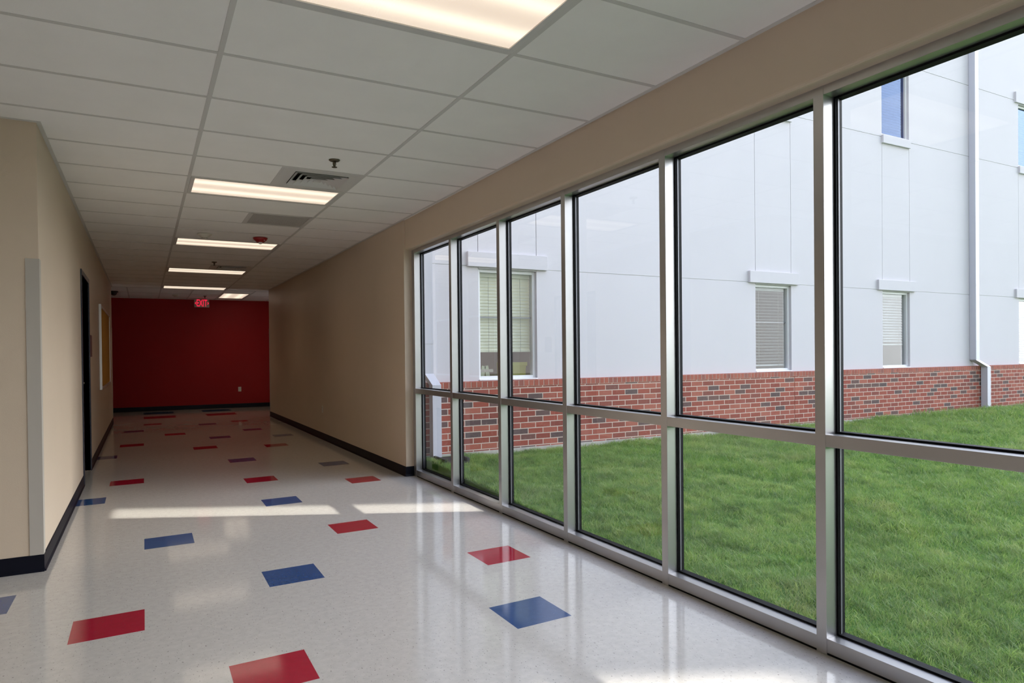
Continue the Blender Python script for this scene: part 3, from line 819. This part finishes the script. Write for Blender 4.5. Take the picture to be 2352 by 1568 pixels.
# ------------------------------------------------------------------ lawn
def gz(x, y):
    s = np.clip((y + 1.5) / 5.6, 0, 1); s = s * s * (3 - 2 * s)
    z = -.05 + .185 * s + .03 * np.clip((x - 6) / 8, 0, 1) * s
    z = z + .018 * np.sin(x * 1.9 + y * .8) * np.sin(y * 2.3 - x * .5) + .010 * np.sin(x * 5.1 + 1) * np.sin(y * 4.3 + x)
    far = np.clip((x - 24) / 30, 0, 1) 
    return z - .1 * far
def lawn_mesh():
    xs_ = np.concatenate([[2.286], np.arange(2.288, 16, .18), np.arange(16, 46, 2.0)]); ys_ = np.concatenate([np.arange(-30, -8, 2.0), np.arange(-8, 4.12, .18), [4.12]])
    X, Y = np.meshgrid(xs_, ys_, indexing='ij'); Z = gz(X, Y); Z[0, :] = -.4
    nx, ny = X.shape
    co = np.stack([X, Y, Z], -1).reshape(-1, 3)
    idx = np.arange(nx * ny).reshape(nx, ny)
    q = np.stack([idx[:-1, :-1], idx[1:, :-1], idx[1:, 1:], idx[:-1, 1:]], -1).reshape(-1, 4)
    me = bpy.data.meshes.new('lawn_ground')
    me.from_pydata(co.tolist(), [], q.tolist()); me.materials.append(M['soil'])
    for p in me.polygons: p.use_smooth = True
    o = bpy.data.objects.new('lawn_ground', me); COL.objects.link(o)
    return o
tag(lawn_mesh(), 'gently rising ground under the courtyard grass', 'ground', kind='structure')
def grass_mesh():
    rg = np.random.default_rng(3)
    pts = []
    cam = np.array([-.334, -2.835])
    # density falls with distance from the corridor window
    zones = [(2.285, 4.2, -4.0, 4.06, 13000), (4.2, 7.0, -3.2, 4.06, 7500), (7.0, 11.0, -1.5, 4.06, 3600), (11.0, 17.0, -.5, 4.06, 1500), (17, 24, 0, 4.06, 500)]
    for x0, x1, y0, y1, den in zones:
        n = int((x1 - x0) * (y1 - y0) * den)
        p = np.stack([rg.uniform(x0, x1, n), rg.uniform(y0, y1, n)], 1)
        # keep what the view through the glass can reach (and a margin to either side)
        d = p - cam; az = np.degrees(np.arctan2(d[:, 0], d[:, 1]))
        p = p[(az > 10) & (az < 78) & ~((p[:, 0] > 2.37) & (p[:, 0] < 2.67) & (p[:, 1] > 3.65))]
        sc = np.full(len(p), (13000 / den) ** .30)
        pts.append(np.column_stack([p, sc]))
    P = np.concatenate(pts)
    # clumping
    cl = np.sin(P[:, 0] * 7.3 + np.sin(P[:, 1] * 5) * 1.5) * np.sin(P[:, 1] * 8.1 + np.sin(P[:, 0] * 4.2) * 1.7)
    cl = .55 * cl + .65 * np.sin(P[:, 0] * 17 + np.sin(P[:, 1] * 13) * 2) * np.sin(P[:, 1] * 19 + np.sin(P[:, 0] * 11) * 2)
    n = len(P)
    h = rg.uniform(.022, .055, n) * P[:, 2] * (1 + .55 * cl)
    wd = rg.uniform(.0012, .0023, n) * P[:, 2] ** 1.6
    a = rg.uniform(0, 2 * np.pi, n)
    lean = rg.uniform(.3, 1.5, n) * h
    la = np.where(rg.random(n) < .5, a + np.pi / 2, rg.uniform(0, 2 * np.pi, n)) + cl
    x, y = P[:, 0], P[:, 1]; z = gz(x, y) - .003
    sx, sy = np.cos(a) * wd, np.sin(a) * wd
    lx, ly = np.cos(la) * lean, np.sin(la) * lean
    v = np.empty((n, 5, 3), np.float32)
    v[:, 0] = np.stack([x - sx, y - sy, z], 1); v[:, 1] = np.stack([x + sx, y + sy, z], 1)
    v[:, 2] = np.stack([x + sx * .8 + lx * .35, y + sy * .8 + ly * .35, z + h * .6], 1)
    v[:, 3] = np.stack([x - sx * .8 + lx * .35, y - sy * .8 + ly * .35, z + h * .6], 1)
    v[:, 4] = np.stack([x + lx, y + ly, z + h], 1)
    v[:, :, 0] = np.maximum(v[:, :, 0], 2.30); v[:, :, 1] = np.minimum(v[:, :, 1], 4.085)
    base = (np.arange(n) * 5)[:, None]
    loops = (base + np.array([0, 1, 2, 3, 3, 2, 4])).astype(np.int32).ravel()
    ls = ((np.arange(n) * 7)[:, None] + np.array([0, 4])).astype(np.int32).ravel()
    me = bpy.data.meshes.new('lawn_grass')
    me.vertices.add(n * 5); me.vertices.foreach_set('co', v.ravel())
    me.loops.add(n * 7); me.loops.foreach_set('vertex_index', loops)
    me.polygons.add(n * 2); me.polygons.foreach_set('loop_start', ls)
    me.update(calc_edges=True); me.validate()
    me.materials.append(M['blade'])
    o = bpy.data.objects.new('lawn_grass', me); COL.objects.link(o)
    return o
tag(grass_mesh(), 'short green lawn grass growing in the courtyard', 'grass', kind='stuff')

# ------------------------------------------------------------------ light
wd = bpy.data.worlds.new('sky'); SC.world = wd; wd.use_nodes = True
nt = wd.node_tree; bg = nt.nodes['Background']
tc = N(nt, 'ShaderNodeTexCoord'); sp = N(nt, 'ShaderNodeSeparateXYZ'); nt.links.new(tc.outputs['Generated'], sp.inputs[0])
el = ramp(nt, sp.outputs[2], [(0, (.95, .97, 1.0)), (.25, (.78, .86, 1.0)), (.7, (.47, .60, 1.0)), (1, (.40, .53, 1.0))])
# sky glow added low over the open side, to light the corridor
dirv = Vector((.95, -.02, .27)).normalized()
dp = N(nt, 'ShaderNodeVectorMath', operation='DOT_PRODUCT'); nt.links.new(tc.outputs['Generated'], dp.inputs[0]); dp.inputs[1].default_value = dirv
gl = mth(nt, 'POWER', mth(nt, 'MAXIMUM', dp.outputs['Value'], 0.0), 5.0)
cloud = noise(nt, tc.outputs['Generated'], 2.2, 5).outputs[0]
colr = mixc(nt, ramp(nt, cloud, [(.42, (0, 0, 0)), (.68, (.75, .75, .75))]), el, (.95, .96, 1.0))
colr = mixc(nt, mth(nt, 'MINIMUM', gl, 1.0), colr, (.94, .965, 1.0))
nt.links.new(colr, bg.inputs['Color'])
SKY, GLOW = 1.55, 9.5
nt.links.new(mth(nt, 'ADD', SKY, mth(nt, 'MULTIPLY', gl, GLOW)), bg.inputs['Strength'])

# low sun thrown back into the corridor by an upper window across the courtyard
def sun_glint(fx, fy, width, height, power, t=7.0):
    d = Vector((-1.22, .60, -1.0))
    a = bpy.data.lights.new('sun_glint', 'AREA'); a.shape = 'RECTANGLE'; a.size = width; a.size_y = height
    a.energy = power; a.color = (1, .95, .86); a.spread = math.radians(1.2)
    o = bpy.data.objects.new('sun_glint', a); COL.objects.link(o)
    o.location = (fx - d.x * t, fy - d.y * t, -d.z * t)
    o.rotation_euler = d.to_track_quat('-Z', 'Y').to_euler()
sun_glint(.45, 3.12, .34, 2.3, 5.5)
sun_glint(1.45, -.86, .16, .55, .7)

# camera ------------------------------------------------------------
cam = bpy.data.cameras.new('camera'); co = bpy.data.objects.new('camera', cam); COL.objects.link(co)
cam.sensor_width = 36; cam.lens = 1565.317 / 2352 * 36; cam.shift_y = 42.429 / 2352; cam.clip_start = .05
yaw, pitch, roll = 0.49564, -.008744, -.010332
fwd = Vector((math.sin(yaw) * math.cos(pitch), math.cos(yaw) * math.cos(pitch), math.sin(pitch)))
rt = Vector((math.cos(yaw), -math.sin(yaw), 0)); up = rt.cross(fwd)
r2 = rt * math.cos(roll) + up * math.sin(roll); u2 = up * math.cos(roll) - rt * math.sin(roll)
co.matrix_world = Matrix(((r2.x, u2.x, -fwd.x, -.334), (r2.y, u2.y, -fwd.y, -2.835), (r2.z, u2.z, -fwd.z, 1.2757), (0, 0, 0, 1)))
SC.camera = co

SC.view_settings.view_transform = 'Standard'; SC.view_settings.look = 'None'
SC.view_settings.exposure = 0.20; SC.view_settings.gamma = 1.0; SC.view_settings.use_curve_mapping = False
SC.cycles.use_denoising = True
SC.cycles.max_bounces = 8; SC.cycles.diffuse_bounces = 5; SC.cycles.transparent_max_bounces = 12
SC.cycles.glossy_bounces = 3
SC.cycles.use_adaptive_sampling = True; SC.cycles.adaptive_threshold = .08; SC.cycles.adaptive_min_samples = 16
SC.cycles.caustics_reflective = False; SC.cycles.caustics_refractive = False
SC.cycles.sample_clamp_indirect = 8
